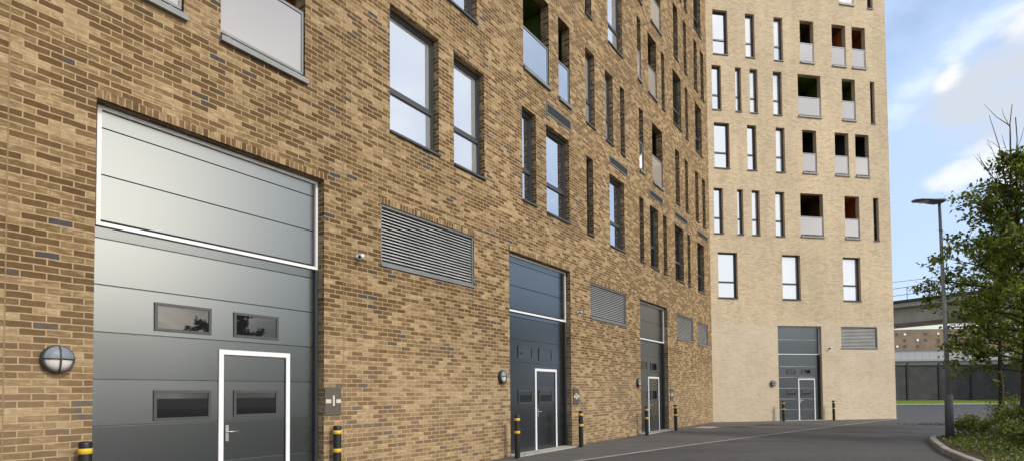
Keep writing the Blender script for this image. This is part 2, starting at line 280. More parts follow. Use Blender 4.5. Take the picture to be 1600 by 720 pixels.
# ------------------------------------------------------------ mesh helpers
class MB:
    def __init__(s): s.v = []; s.f = []; s.m = []; s.uv = []; s.sm = []
    def face(s, pts, mi=0, uv=None, smooth=False):
        i = len(s.v); s.v += [tuple(q) for q in pts]; s.f.append(tuple(range(i, i+len(pts)))); s.m.append(mi); s.sm.append(smooth); s.uv.append(uv)
    def box(s, x0, x1, y0, y1, z0, z1, mi=0, skip=''):
        P = lambda a, b_, c_: (a, b_, c_)
        q = {'f': [P(x0,y0,z0),P(x1,y0,z0),P(x1,y0,z1),P(x0,y0,z1)], 'b': [P(x1,y1,z0),P(x0,y1,z0),P(x0,y1,z1),P(x1,y1,z1)],
             'l': [P(x0,y1,z0),P(x0,y0,z0),P(x0,y0,z1),P(x0,y1,z1)], 'r': [P(x1,y0,z0),P(x1,y1,z0),P(x1,y1,z1),P(x1,y0,z1)],
             't': [P(x0,y0,z1),P(x1,y0,z1),P(x1,y1,z1),P(x0,y1,z1)], 'o': [P(x0,y1,z0),P(x1,y1,z0),P(x1,y0,z0),P(x0,y0,z0)]}
        for k, v in q.items():
            if k not in skip: s.face(v, mi)
    def ring(s, x0, x1, z0, z1, t, y0, y1, mi=0, bottom=True):
        """rectangular frame"""
        s.box(x0, x0+t, y0, y1, z0, z1, mi); s.box(x1-t, x1, y0, y1, z0, z1, mi)
        s.box(x0+t, x1-t, y0, y1, z1-t, z1, mi)
        if bottom: s.box(x0+t, x1-t, y0, y1, z0, z0+t, mi)
    def tube(s, pts, rad, n=8, mi=0, cap=True):
        pts = [Vector(q) for q in pts]; rings = []
        for i, q in enumerate(pts):
            d = (pts[min(i+1, len(pts)-1)]-pts[max(i-1, 0)]).normalized()
            a = d.orthogonal().normalized() if i == 0 else (rings_a - d*rings_a.dot(d)).normalized()
            rings_a = a; b_ = d.cross(a); rr = rad[i] if isinstance(rad, (list, tuple)) else rad
            rings.append([q+(a*math.cos(2*math.pi*k/n)+b_*math.sin(2*math.pi*k/n))*rr for k in range(n)])
        base = len(s.v)
        for rg in rings: s.v += [tuple(x) for x in rg]
        for i in range(len(rings)-1):
            for k in range(n):
                k2 = (k+1) % n
                s.f.append((base+i*n+k, base+i*n+k2, base+(i+1)*n+k2, base+(i+1)*n+k)); s.m.append(mi); s.sm.append(n > 4); s.uv.append(None)
        if cap:
            s.f.append(tuple(base+k for k in range(n))[::-1]); s.m.append(mi); s.sm.append(False); s.uv.append(None)
            s.f.append(tuple(base+(len(rings)-1)*n+k for k in range(n))); s.m.append(mi); s.sm.append(False); s.uv.append(None)
    def lathe(s, prof, n=28, axis='z', centre=(0, 0, 0), mi=0, sx=1., sy=1.):
        cx, cy, cz = centre; base = len(s.v)
        for rr, h in prof:
            for k in range(n):
                a = 2*math.pi*k/n; x, y = rr*math.cos(a)*sx, rr*math.sin(a)*sy
                s.v.append((cx+x, cy+y, cz+h) if axis == 'z' else (cx+x, cy+h, cz+y))
        for i in range(len(prof)-1):
            for k in range(n):
                k2 = (k+1) % n; q = (base+i*n+k, base+i*n+k2, base+(i+1)*n+k2, base+(i+1)*n+k)
                s.f.append(q if axis == 'z' else q[::-1]); s.m.append(mi); s.sm.append(True); s.uv.append(None)
    def build(s, name, mats, parent=None, bevel=0.):
        me = bpy.data.meshes.new(name); me.from_pydata(s.v, [], s.f)
        if not isinstance(mats, (list, tuple)): mats = [mats]
        for m in mats: me.materials.append(m)
        me.polygons.foreach_set('material_index', s.m); me.polygons.foreach_set('use_smooth', s.sm)
        ul = me.uv_layers.new(name='UVMap'); me.update()
        for pi, pl in enumerate(me.polygons):
            cu = s.uv[pi]; n = pl.normal
            for j, li in enumerate(pl.loop_indices):
                if cu: ul.data[li].uv = cu[j]; continue
                x, y, z = s.v[me.loops[li].vertex_index]
                a = (abs(n.x), abs(n.y), abs(n.z))
                ul.data[li].uv = (x, z) if a[1] >= max(a[0], a[2]) else ((y+.05, z) if a[0] >= a[2] else (x, y))
        o = bpy.data.objects.new(name, me); COL.objects.link(o)
        if parent: o.parent = parent
        if bevel:
            bm = bmesh.new(); bm.from_mesh(me); bmesh.ops.remove_doubles(bm, verts=bm.verts, dist=1e-5)
            bmesh.ops.bevel(bm, geom=[e for e in bm.edges if e.is_manifold and e.calc_face_angle(0) > .5], offset=bevel, segments=2, affect='EDGES', profile=.5)
            bm.to_mesh(me); bm.free()
        return o
def thing(name, label, cat, loc=(0, 0, 0), rz=0, group=None):
    o = bpy.data.objects.new(name, None); COL.objects.link(o); o.location = loc; o.rotation_euler = (0, 0, rz); o.empty_display_size = .2
    o['label'] = label; o['category'] = cat
    if group: o['group'] = group
    return o
def tag(o, label, cat, group=None):
    o['label'] = label; o['category'] = cat
    if group: o['group'] = group
    return o
def struct(o, kind='structure'): o['kind'] = kind; return o
def copy_tree(o, loc, rz, label, parent=None):
    c = o.copy(); COL.objects.link(c)
    if parent: c.parent = parent
    else: c.location = loc; c.rotation_euler = (0, 0, rz); c['label'] = label
    for ch in list(o.children): copy_tree(ch, None, None, None, c)
    return c

# ------------------------------------------------------------ the two facades: local x along the wall, y into it, z up
A1, A2 = R(34.51), R(79.435)
D1 = 7.448884
n1 = Vector((math.cos(A1), -math.sin(A1), 0)); P1 = -n1*D1
P2 = Vector((9.568, 27.064, 0))
CORNER = 27.722
def wpt(base, a, u, d=0, z=0):
    """point on a facade, d metres in front of it"""
    t = Vector((math.sin(a), math.cos(a), 0)); n = Vector((math.cos(a), -math.sin(a), 0))
    return base + t*u + n*d + Vector((0, 0, z))

REC = .14
def wall_mesh(u0, u1, z0, z1, holes, b, extra_us=()):
    us = sorted({u0, u1, *[h[0] for h in holes], *[h[1] for h in holes]}); zs = sorted({z0, z1, *[h[2] for h in holes], *[h[3] for h in holes]})
    for j in range(len(zs)-1):
        za, zb = zs[j], zs[j+1]; zc = (za+zb)/2; run = None
        for i in range(len(us)-1):
            uc = (us[i]+us[i+1])/2
            hole = any(h[0] < uc < h[1] and h[2] < zc < h[3] for h in holes)
            if not hole and run is None: run = us[i]
            if hole and run is not None:
                b.face([(run, 0, za), (us[i], 0, za), (us[i], 0, zb), (run, 0, zb)]); run = None
        if run is not None: b.face([(run, 0, za), (u1, 0, za), (u1, 0, zb), (run, 0, zb)])
    for h in holes:
        a, c_, lo, hi = h[:4]; d = h[4]
        b.face([(a, d, lo), (a, 0, lo), (a, 0, hi), (a, d, hi)]); b.face([(c_, 0, lo), (c_, d, lo), (c_, d, hi), (c_, 0, hi)])
        b.face([(a, 0, hi), (c_, 0, hi), (c_, d, hi), (a, d, hi)]); b.face([(a, d, lo), (c_, d, lo), (c_, 0, lo), (a, 0, lo)])
def rowlock(b, u0, u1, z):
    """course of bricks on edge above an opening: turned coordinates"""
    b.box(u0, u1, -.003, .02, z, z+.106, skip='b')
    for k in range(len(b.f)-5, len(b.f)):
        b.uv[k] = [(v[2]-z+.0045+v[1]*.3, v[0]) for v in [b.v[q] for q in b.f[k]]]

def window(par, u0, u1, z0, z1, rnd, glass=None, transom=.36, slot=False, sill_m=None, fr=.06):
    y = REC
    f = MB(); t = fr if u1-u0 > .5 else .045
    f.ring(u0, u1, z0, z1, t, y, y+.07); zt = z0+(z1-z0)*transom
    f.box(u0+t, u1-t, y+.004, y+.066, zt-.04, zt+.04)
    if not slot: f.ring(u0+t, u1-t, zt+.04, z1-t, .028, y+.012, y+.05)
    w_ = f.build('window', DGREY, par)
    g = MB(); g.box(u0+t, u1-t, y+.04, y+.05, z0+t, zt-.03); g.box(u0+t, u1-t, y+.045, y+.055, zt+.03, z1-t)
    g.build('pane', glass or GLASS, w_)
    s_ = MB(); s_.box(u0-.01, u1+.01, -.045, y+.01, z0-.035, z0+.006)
    s_.build('sill', sill_m or DGREY, w_)
    return w_
def balcony(par, u0, u1, z0, z1, wallm, glassm, railtop=1.04, inner=TAN, depth=1.5, light_sill=False, side=None):
    b = MB(); y = .24
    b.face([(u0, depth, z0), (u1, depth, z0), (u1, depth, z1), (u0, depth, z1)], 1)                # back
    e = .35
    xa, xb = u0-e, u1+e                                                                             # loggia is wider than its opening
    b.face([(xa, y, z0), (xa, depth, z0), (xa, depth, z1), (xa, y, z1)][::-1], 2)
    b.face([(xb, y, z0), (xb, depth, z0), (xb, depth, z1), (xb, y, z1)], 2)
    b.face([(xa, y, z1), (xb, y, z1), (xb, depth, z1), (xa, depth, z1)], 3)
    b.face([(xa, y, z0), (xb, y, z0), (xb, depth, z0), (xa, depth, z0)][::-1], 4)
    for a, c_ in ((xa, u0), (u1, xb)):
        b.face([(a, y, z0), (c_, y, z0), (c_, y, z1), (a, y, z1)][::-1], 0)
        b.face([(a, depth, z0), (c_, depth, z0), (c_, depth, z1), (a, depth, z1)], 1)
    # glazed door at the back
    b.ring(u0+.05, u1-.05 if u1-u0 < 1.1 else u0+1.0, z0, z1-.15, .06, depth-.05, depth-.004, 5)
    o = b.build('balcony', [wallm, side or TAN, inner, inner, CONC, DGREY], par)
    g = MB(); gt = z0+railtop
    g.box(u0+.015, u1-.05, .035, .052, z0+.10, gt-.02); g.build('balustrade', glassm, o)
    ra = MB(); ra.box(u0, u1-.02, .022, .066, gt-.022, gt+.02); ra.box(u0, u1-.02, .022, .066, z0+.075, z0+.11); ra.box(u1-.05, u1-.02, .02, .07, z0+.11, gt-.022)
    for q in (u0+.12, u1-.16): ra.box(q, q+.04, .03, .058, z0, z0+.075)
    ra.build('rail', MGREY, o)
    s_ = MB(); s_.box(u0-.01, u1+.03, -.06, .235, z0-.07, z0+.005); s_.build('sill', SILL if light_sill else MGREY, o)
    return o
def louvre(par, u0, u1, z0, z1, n):
    f = MB(); f.ring(u0+.004, u1-.004, z0+.004, z1-.004, .035, .02, .13); f.box(u0-.01, u1+.02, -.03, .0, z0-.05, z0+.0)
    o = f.build('louvre', MGREY, par)
    s_ = MB(); pz = (z1-z0-.07)/n
    for k in range(n):
        z = z0+.035+k*pz
        a = (.045, z+.002); c_ = (.095, z+pz*.62)
        s_.face([(u0+.035, a[0], a[1]), (u1-.035, a[0], a[1]), (u1-.035, c_[0], c_[1]), (u0+.035, c_[0], c_[1])])
        s_.face([(u0+.035, a[0], a[1]-.009), (u1-.035, a[0], a[1]-.009), (u1-.035, a[0], a[1]), (u0+.035, a[0], a[1])])
        s_.face([(u0+.035, c_[0], c_[1]), (u1-.035, c_[0], c_[1]), (u1-.035, c_[0]+.004, c_[1]-.006), (u0+.035, c_[0]+.004, c_[1]-.006)])
    s_.build('slats', LOUVRE, o)
    bk = MB(); bk.face([(u0, .125, z0), (u1, .125, z0), (u1, .125, z1), (u0, .125, z1)]); bk.build('backing', HOLE, o)
def air_vent(par, u0, u1, z0, z1):
    f = MB(); f.ring(u0, u1, z0, z1, .025, -.02, .02); f.box(u0+.025, u1-.025, -.006, .02, z0+.025, z1-.025, 1)
    n = 5; h = (z1-z0-.05)/n
    for k in range(n): f.box(u0+.025, u1-.025, -.014, -.0065, z0+.03+k*h, z0+.03+k*h+h*.35, 2)
    f.build('air_vent', [MGREY, VOID, DGREY], par)

prr = random.Random(8)
def industrial_door(par, u0, u1, top, bar, joints, upj, wins, wk, hand, open_rec=.16):
    y = open_rec
    b = MB()
    zs = [.03]+joints+[bar-.035]
    L_, R_ = u0+.0, u1-.0
    def panels(zlist, ya):
        for i in range(len(zlist)-1):
            lo, hi = zlist[i]+.005, zlist[i+1]-.005
            t0 = t1 = prr.uniform(-.0035, .0035); xa, xb = L_+.03, R_-.03    # sections never hang quite true
            b.face([(xa, ya+t0, lo), (xb, ya+t1, lo), (xb, ya-t1*.6, hi), (xa, ya-t0*.6, hi)])
            b.face([(xa, ya-t0*.6, hi), (xb, ya-t1*.6, hi), (xb, ya+.03, hi), (xa, ya+.03, hi)]); b.face([(xb, ya+t1, lo), (xa, ya+t0, lo), (xa, ya+.03, lo), (xb, ya+.03, lo)])
        b.box(L_+.03, R_-.03, ya+.02, ya+.04, zlist[0], zlist[-1])
    holes = wins
    panels(zs, y+.03)
    panels([bar+.035]+upj+[top-.05], y+.012)
    # dark side guides of the lifting leaf
    b.box(R_-.05, R_-.0, y-.02, y+.09, 0, bar-.03, 1); b.box(L_, L_+.03, y-.01, y+.09, 0, bar-.03, 1)
    b.box(L_+.01, R_-.01, y+.09, y+.1, 0, top, 1)
    o = b.build('industrial_door', [PANEL, DGREY], par, bevel=.003)
    f = MB(); f.ring(u0+(.058 if u1-u0 > 2.6 else .01), u1-.01, bar-.035, top-.012, .045, y-.02, y+.05); f.build('frame', WHITE, o)
    for (a, c_, lo, hi) in wins:
        g = MB(); yy = y+.03
        g.ring(a, c_, lo, hi, .035, yy-.018, yy+.01); pf = g.build('window_frame', DGREY if False else MGREYF, o)
        g = MB(); g.box(a+.035, c_-.035, yy-.006, yy+.008, lo+.035, hi-.035); g.build('pane', GLASS_DARK, o)
    a, c_, tz = wk
    g = MB(); g.ring(a, c_, .03, tz, .065, y+.012, y+.03, bottom=False); g.build('wicket_frame', WHITE, o)
    g = MB(); g.ring(a+.065, c_-.065, .04, tz-.065, .012, y+.02, y+.034, bottom=True); g.build('wicket_seal', BLACK, o)
    hx = a+.115; hz = hand
    g = MB(); g.box(hx-.022, hx+.022, y+.012, y+.03, hz-.13, hz+.09); g.tube([(hx, y+.012, hz), (hx, y-.035, hz), (hx+.02, y-.045, hz), (hx+.14, y-.045, hz)], .009, 8)
    g.tube([(hx, y+.013, hz-.08), (hx, y+.0, hz-.08)], .012, 10)
    g.build('handle', STEEL, o)
    g = MB(); g.box(u0-.0, u1+.0, -.22, y+.12, -.01, .028); g.build('threshold', CONC, o)
MGREYF = mat('grey_door_window_frame', (.055, .062, .068), .4, .0)

# ---- brown building
E1 = []
def zl(a, b_, u): return a+b_*u
FL = {2: ((6.245, -.0098), (8.632, -.016)), 3: ((9.69, -.0208), (11.955, -.0215)), 4: ((13.05, -.0255), (15.33, -.0268)), 5: ((16.10, -.033), (18.30, -.030)), 6: ((19.2, -.042), (21.4, -.04))}
O1 = [  # type, floor, u0, u1, extra
 ('b', 2, 2.20, 3.50, 'o'), ('b', 2, 3.975, 5.29, 'o'), ('w', 2, 7.043, 8.348, 'p'), ('w', 2, 8.806, 9.84, 'p'), ('w', 2, 11.354, 11.99, ''), ('w', 2, 12.487, 13.72, ''), ('s', 2, 14.766, 15.2, ''),
 ('w', 2, 16.35, 17.495, ''), ('s', 2, 18.818, 19.22, ''), ('w', 2, 19.835, 20.67, 'd'), ('s', 2, 21.229, 21.625, ''), ('w', 2, 22.598, 23.679, 'd'), ('s', 2, 24.221, 24.608, ''), ('w', 2, 25.651, 26.68, 'd'),
 ('w', 3, 8.564, 9.6, ''), ('b', 3, 11.44, 12.68, 'g'), ('b', 3, 13.179, 13.819, 'g'), ('w', 3, 14.773, 15.38, 'p'), ('w', 3, 16.123, 16.7, 'p'), ('s', 3, 17.263, 17.62, ''), ('b', 3, 18.904, 19.3, 'g'), ('b', 3, 20.168, 21.277, 't'),
 ('s', 3, 22.796, 23.32, ''), ('s', 3, 24.069, 24.469, ''), ('s', 3, 25.509, 26.0, ''), ('s', 3, 26.588, 27.097, ''), ('w', 3, 2.6, 3.6, ''), ('w', 3, 5.2, 6.2, ''),
 ('s', 4, 14.802, 15.218, ''), ('w', 4, 16.386, 17.528, 'p'), ('b', 4, 18.84, 19.187, 't'), ('b', 4, 19.884, 20.765, 't'), ('s', 4, 21.287, 21.65, ''), ('w', 4, 22.633, 23.685, 'd'), ('s', 4, 24.252, 24.614, ''), ('w', 4, 25.678, 26.682, 'd'),
 ('w', 4, 8.6, 9.7, ''), ('w', 4, 12.4, 13.6, ''),
 ('s', 5, 18.88, 19.35, ''), ('b', 5, 20.222, 21.321, 't'), ('s', 5, 22.821, 23.4, ''), ('s', 5, 24.152, 24.556, ''), ('s', 5, 25.613, 26.13, ''), ('s', 5, 26.67, 27.18, ''), ('w', 5, 16.4, 17.5, ''),
 ('s', 6, 23.584, 23.93, ''), ('s', 6, 24.293, 24.7, ''), ('w', 6, 25.723, 26.85, 'd')]
DO1 = [(2.565, 5.64, 4.85, 3.47), (10.755, 13.70, 4.79, 3.44), (18.72, 21.52, 4.71, 3.38)]
LV1 = [(6.821, 9.445, 3.75, 4.80), (14.92, 17.50, 3.67, 4.69), (22.62, 24.79, 3.63, 4.63), (25.49, 27.1, 3.60, 4.58)]
VT1 = [(12.505, 13.82, 8.714, 9.0), (16.365, 17.78, 8.685, 8.94), (19.835, 21.18, 8.63, 8.87), (22.635, 24.24, 8.58, 8.79), (25.68, 27.3, 8.53, 8.75)]
bldA = thing('apartment_building', 'brown brick apartment building with big grey industrial doors along its base, nearest on the left', 'building', P1, math.pi/2-A1)
holes = []; spec = []
for ty, fl, u0, u1, ex in O1:
    um = (u0+u1)/2; z0 = zl(*FL[fl][0], um); z1 = zl(*FL[fl][1], um)
    if fl == 2 and u1 < 6: z0 += .09
    dep = .25 if ty == 'b' else REC+.02
    holes.append((u0, u1, z0, z1, dep)); spec.append((ty, u0, u1, z0, z1, ex))
for u0, u1, t_, b_ in DO1: holes.append((u0, u1, -.02, t_, .2))
for u0, u1, z0, z1 in LV1: holes.append((u0, u1, z0, z1, .13))
wm = MB(); wall_mesh(-9, CORNER, -.3, 23.5, holes, wm)
wm.face([(-9, 0, 23.5), (CORNER, 0, 23.5), (CORNER+6, 14, 23.5), (-9, 14, 23.5)])
wm.face([(-9, 14, -.3), (-9, 0, -.3), (-9, 0, 23.5), (-9, 14, 23.5)]); wm.face([(CORNER+6, 14, -.3), (-9, 14, -.3), (-9, 14, 23.5), (CORNER+6, 14, 23.5)])
for u0, u1, t_, b_ in DO1: rowlock(wm, u0-.02, u1+.06, t_)
for u0, u1, z0, z1 in LV1: rowlock(wm, u0-.02, u1+.04, z1)
wm.build('wall', BROWN, bldA)
jm = MB()
for u in (1.80, 6.02, 14.2, 22.1): jm.box(u-.006, u+.006, -.003, .01, 0, 23.4)
jm.build('movement_joint', mat('joint_sealant', (.26, .19, .10), .8), bldA)
rr = random.Random(3)
for ty, u0, u1, z0, z1, ex in spec:
    if ty == 'b':
        inn = {'o': ORANGE, 'g': GREEN, 't': TAN}[ex]
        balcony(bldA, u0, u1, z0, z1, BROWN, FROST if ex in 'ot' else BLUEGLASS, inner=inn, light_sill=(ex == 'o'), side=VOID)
    else:
        window(bldA, u0, u1, z0, z1, rr, slot=(ty == 's'), glass={'d': GLASS_DARK, 'p': GLASS_PALE}.get(ex, GLASS if ty == 'w' else GLASS_DARK))
for u0, u1, z0, z1 in LV1: louvre(bldA, u0, u1, z0, z1, 17)
for v_ in VT1: air_vent(bldA, *v_)
WN = [[(3.27, 3.975, 2.275, 2.63), (4.285, 4.97, 2.275, 2.62), (3.27, 3.975, 1.155, 1.535), (4.29, 4.965, 1.165, 1.535)],
      [(11.37, 12.0, 2.305, 2.61), (12.32, 12.97, 2.29, 2.61), (11.36, 11.99, 1.208, 1.541), (12.315, 12.96, 1.206, 1.541)],
      [(19.19, 19.8, 2.27, 2.57), (20.14, 20.77, 2.25, 2.56), (19.17, 19.78, 1.185, 1.547), (20.13, 20.74, 1.175, 1.547)]]
WK = [(4.08, 5.16, 2.09, .97), (12.12, 13.2, 2.085, .99), (19.86, 20.97, 2.03, .99)]
for (u0, u1, t_, b_), wn, wk in zip(DO1, WN, WK):
    industrial_door(bldA, u0, u1, t_, b_, [.58, 1.12, 1.66, 2.21, 2.76, 3.30], [4.04, 4.59], wn, wk[:3], wk[3])

# ---- pale building
PW = 10.16
bldB = thing('apartment_building', 'pale buff brick apartment building with small balconies and a single industrial door', 'building', P2, math.pi/2-A2)
rows = [  # z_bottom, z_top, list (type,u0,u1,extra)
 (17.885, 20.085, [('w', .365, 1.161, ''), ('w', 2.12, 2.623, 'p'), ('w', 3.685, 4.181, 'p'), ('b', 5.145, 5.929, 't'), ('b', 6.976, 7.775, 't'), ('b', 8.144, 8.934, 'o')]),
 (15.125, 17.32, [('w', .269, .759, ''), ('w', 1.52, 1.839, 'p'), ('w', 2.306, 2.732, 'p'), ('w', 3.58, 4.071, 'p'), ('b', 4.963, 6.259, 'g'), ('b', 7.49, 8.259, 'g'), ('w', 9.144, 9.405, 'd')]),
 (12.27, 14.50, [('w', .332, 1.147, ''), ('w', 2.102, 2.604, ''), ('w', 3.669, 4.164, 'p'), ('b', 5.146, 5.94, 'v'), ('b', 6.995, 7.793, 'v'), ('b', 8.181, 8.978, 'v')]),
 (9.075, 11.28, [('w', .254, .737, ''), ('w', 1.501, 1.813, ''), ('w', 2.278, 2.711, 'p'), ('w', 3.56, 4.068, 'p'), ('b', 4.945, 6.233, 't'), ('b', 7.47, 8.322, 'o'), ('w', 9.142, 9.46, 'd')]),
 (5.965, 8.17, [('w', .413, 1.434, ''), ('w', 3.857, 4.862, 'p'), ('w', 7.279, 8.286, 'p')]),
 (21.15, 23.3, [('w', 9.12, 9.45, 'd'), ('b', 7.49, 8.3, 'g')])]
holes = []
for zb, zt, rw in rows:
    for ty, u0, u1, ex in rw: holes.append((u0, u1, zb+(.07 if ty == 'b' else 0), zt, .25 if ty == 'b' else REC+.02))
DB = (3.53, 5.95, 4.66, 3.29); LB = (7.07, 9.17, 3.59, 4.66)
holes.append((DB[0], DB[1], -.02, DB[2], .2)); holes.append((LB[0], LB[1], LB[2], LB[3], .13))
wm = MB(); wall_mesh(0, PW, -.3, 25, holes, wm)
wm.face([(PW, 0, -.3), (PW, 16, -.3), (PW, 16, 25), (PW, 0, 25)])
wm.face([(0, 0, 25), (PW, 0, 25), (PW, 16, 25), (0, 16, 25)]); wm.face([(PW, 16, -.3), (0, 16, -.3), (0, 16, 25), (PW, 16, 25)]); wm.face([(0, 16, -.3), (0, 0, -.3), (0, 0, 25), (0, 16, 25)])
rowlock(wm, DB[0]-.02, DB[1]+.03, DB[2]); rowlock(wm, LB[0]-.02, LB[1]+.03, LB[3])
wm.build('wall', BUFF, bldB)
for zb, zt, rw in rows:
    for ty, u0, u1, ex in rw:
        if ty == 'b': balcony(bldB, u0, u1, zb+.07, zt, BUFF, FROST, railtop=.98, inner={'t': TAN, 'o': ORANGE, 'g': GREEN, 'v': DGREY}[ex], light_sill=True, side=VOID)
        else: window(bldB, u0, u1, zb, zt, rr, slot=True, glass={'d': GLASS_DARK, 'p': GLASS_PALE}.get(ex, GLASS))
louvre(bldB, *LB, 14)
industrial_door(bldB, DB[0], DB[1], DB[2], DB[3], [.56, 1.08, 1.60, 2.15, 2.68], [4.0], [(4.11, 4.6, 2.29, 2.54), (4.93, 5.44, 2.30, 2.535), (4.10, 4.6, 1.25, 1.50), (4.92, 5.42, 1.25, 1.495)], (4.72, 5.67, 2.075), 1.0)
for z, dy in ((21.0, .4), (19.7, .4), (17.2, .4), (15.0, .4), (14.3, .5), (12.2, .5), (9.0, .5)):
    g = MB(); g.box(PW, PW+.11, dy, dy+1.2, z-.18, z-.1); g.tube([(PW+.1, dy, z), (PW+.1, dy+1.2, z)], .02, 6); g.box(PW+.085, PW+.115, dy, dy+.04, z-.1, z)
    g.build('window_guard', MGREY, bldB)

# ------------------------------------------------------------ ground
g = MB(); g.face([(-300, -300, -.30), (500, -300, -.30), (500, 900, -.30), (-300, 900, -.30)]); struct(g.build('ground', mat('gravelly_ground', (.16, .15, .13), .95, 0, .2, .3, .3)))
g = MB(); g.face([(-60, -60, 0), (70, -60, 0), (70, 56.0, 0), (-60, 56.0, 0)]); struct(g.build('road', ROAD))
EDGE = [(-14.5, -4.2), (-9.5, .8), (-6.5, 3.9), (-2.6, 8.0), (1.35, 12.14), (3.1, 13.84), (5.41, 16.09), (8.51, 18.93), (12.93, 23.0), (16.2, 25.9), (19.75, 29.0)]
g = MB()
wl = [wpt(P1, A1, u) for u in (-9, -3.5, .2, 5.0, 9.8, 12.2, 15.4, 19.6, 25)]+[P2, wpt(P2, A2, PW)]
for i in range(len(EDGE)-1):
    a, b_ = EDGE[i], EDGE[i+1]; g.face([(*a, .004), (*b_, .004), (wl[i+1].x, wl[i+1].y, .004), (wl[i].x, wl[i].y, .004)])
struct(g.build('footpath', APRON))
g = MB()
for i in range(len(EDGE)-1):
    a, b_ = Vector(EDGE[i]), Vector(EDGE[i+1]); d = (b_-a).normalized(); nn = Vector((d.y, -d.x))*.065
    g.face([(*(a+nn), .009), (*(b_+nn), .009), (*(b_-nn), .009), (*(a-nn), .009)])
struct(g.build('flush_edging', LINE))
# kerb across the far road and verge rising to the fence
g = MB(); g.box(-20, 90, 56.0, 56.25, -.1, .1); struct(g.build('kerb', CONC))
g = MB(); g.face([(-20, 56.25, .09), (90, 56.25, .09), (90, 66, .26), (-20, 66, .26)]); g.face([(-20, 66, .26), (90, 66, .26), (92, 68.5, .3), (-22, 68.5, .3)]); struct(g.build('grass_verge', mat('bright_grass_verge', (.16, .25, .012), .9, 0, .2, .25, 1.5, .6, 40)))
# planting bed kerb
KB = [(6.6, -12), (6.7, 0), (7.1, 6), (8.15, 9.6), (9.1, 11.59), (9.85, 13.05), (10.9, 14.75), (11.75, 16.05), (12.3, 16.75), (13.0, 17.15), (14.4, 17.6), (20, 19.4), (34, 24)]
g = MB()
def offs(P_, i, w_):
    a = Vector(P_[max(i-1, 0)]); b_ = Vector(P_[min(i+1, len(P_)-1)]); d = (b_-a).normalized(); q = Vector(P_[i])+Vector((d.y, -d.x))*w_; return (q.x, q.y)
for i in range(len(KB)-1):
    a0, b0 = KB[i], KB[i+1]; a1, b1 = offs(KB, i, .15), offs(KB, i+1, .15); h = .12; c0 = offs(KB, i, .02); d0 = offs(KB, i+1, .02)
    g.face([(*a0, -.02), (*a0, h-.02), (*b0, h-.02), (*b0, -.02)][::-1]); g.face([(*a0, h-.02), (*c0, h), (*d0, h), (*b0, h-.02)][::-1]); g.face([(*c0, h), (*a1, h), (*b1, h), (*d0, h)][::-1])
    g.face([(*a1, h), (*a1, -.02), (*b1, -.02), (*b1, h)][::-1])
struct(g.build('bed_kerb', KERB))
g = MB()
inn = [offs(KB, i, .14) for i in range(len(KB))]
for i in range(len(inn)-1):
    a, b_ = inn[i], inn[i+1]; g.face([(*a, .085), (max(a[0]+1, 60), a[1]-2*(i > 8), .085), (max(b_[0]+1, 60), b_[1]-2*(i > 8), .085), (*b_, .085)])
struct(g.build('planting_bed', SOIL))
# drain covers and a worn patch in the footpath
def disc(name, x, y, a, rx, ry, m, lab, cat, group=None):
    g = MB(); ca, sa = math.cos(a), math.sin(a)
    P_ = lambda u, v, z: (x+u*ca-v*sa, y+u*sa+v*ca, z)
    g.face([P_(-rx, -ry, .012), P_(rx, -ry, .012), P_(rx, ry, .012), P_(-rx, ry, .012)])
    for (q0, q1, q2, q3) in ((-rx, rx, -ry, -ry+.04), (-rx, rx, ry-.04, ry), (-rx, -rx+.04, -ry+.04, ry-.04), (rx-.04, rx, -ry+.04, ry-.04)):
        g.face([P_(q0, q2, .016), P_(q1, q2, .016), P_(q1, q3, .016), P_(q0, q3, .016)], 1)
    tag(g.build(name, [m, MGREY]), lab, cat, group)
disc('drain_cover', 7.9, 23.1, R(50), .62, .40, CONC, 'pale rectangular drain cover in the footpath near the inner corner of the two walls', 'drain cover')
disc('drain_cover', 9.3, 23.3, R(20), .5, .33, PATCH, 'dark drain cover in the footpath, nearer to the corner of the walls', 'drain cover')
disc('drain_cover', 10.9, 24.5, R(15), .5, .33, PATCH, 'dark drain cover in the footpath in front of the pale wall', 'drain cover')

# ------------------------------------------------------------ things on and beside the walls
def bollard(loc, label):
    t = thing('bollard', label, 'bollard', loc, 0, 'black and yellow bollards beside the industrial doors')
    b = MB(); b.lathe([(.062, 0), (.062, .93), (.058, .955), (.0, .958)], 20)
    b.lathe([(.075, 0), (.075, .012), (.062, .02)], 20); b.build('post', BLACK, t)
    for z in (.56, .845):
        b = MB(); b.lathe([(.0625, z), (.066, z+.002), (.066, z+.058), (.0625, z+.06)], 20); b.build('band', YELLOW, t)
    b = MB(); b.lathe([(.063, .94), (.063, .965), (.05, .978), (0, .98)], 20); b.build('cap', BLACK, t)
    return t
bl = [(-4.62, 6.15, 'striped bollard at the lower left corner, below the round wall lamp'), (-2.75, 8.92, 'striped bollard below the plaque numbered 1'),
      (.105, 12.71, 'striped bollard left of the second industrial door'), (1.84, 15.27, 'striped bollard right of the second industrial door'),
      (4.52, 19.11, 'striped bollard left of the third industrial door'), (6.19, 21.52, 'striped bollard right of the third industrial door'),
      (*wpt(P2, A2, 3.50, .33)[:2], 'striped bollard left of the industrial door in the pale wall'), (*wpt(P2, A2, 6.26, .33)[:2], 'striped bollard right of the industrial door in the pale wall')]
b0 = None
for x, y, lab in bl:
    if b0 is None: b0 = bollard((x, y, 0), lab)
    else: copy_tree(b0, (x, y, 0), 0, lab)
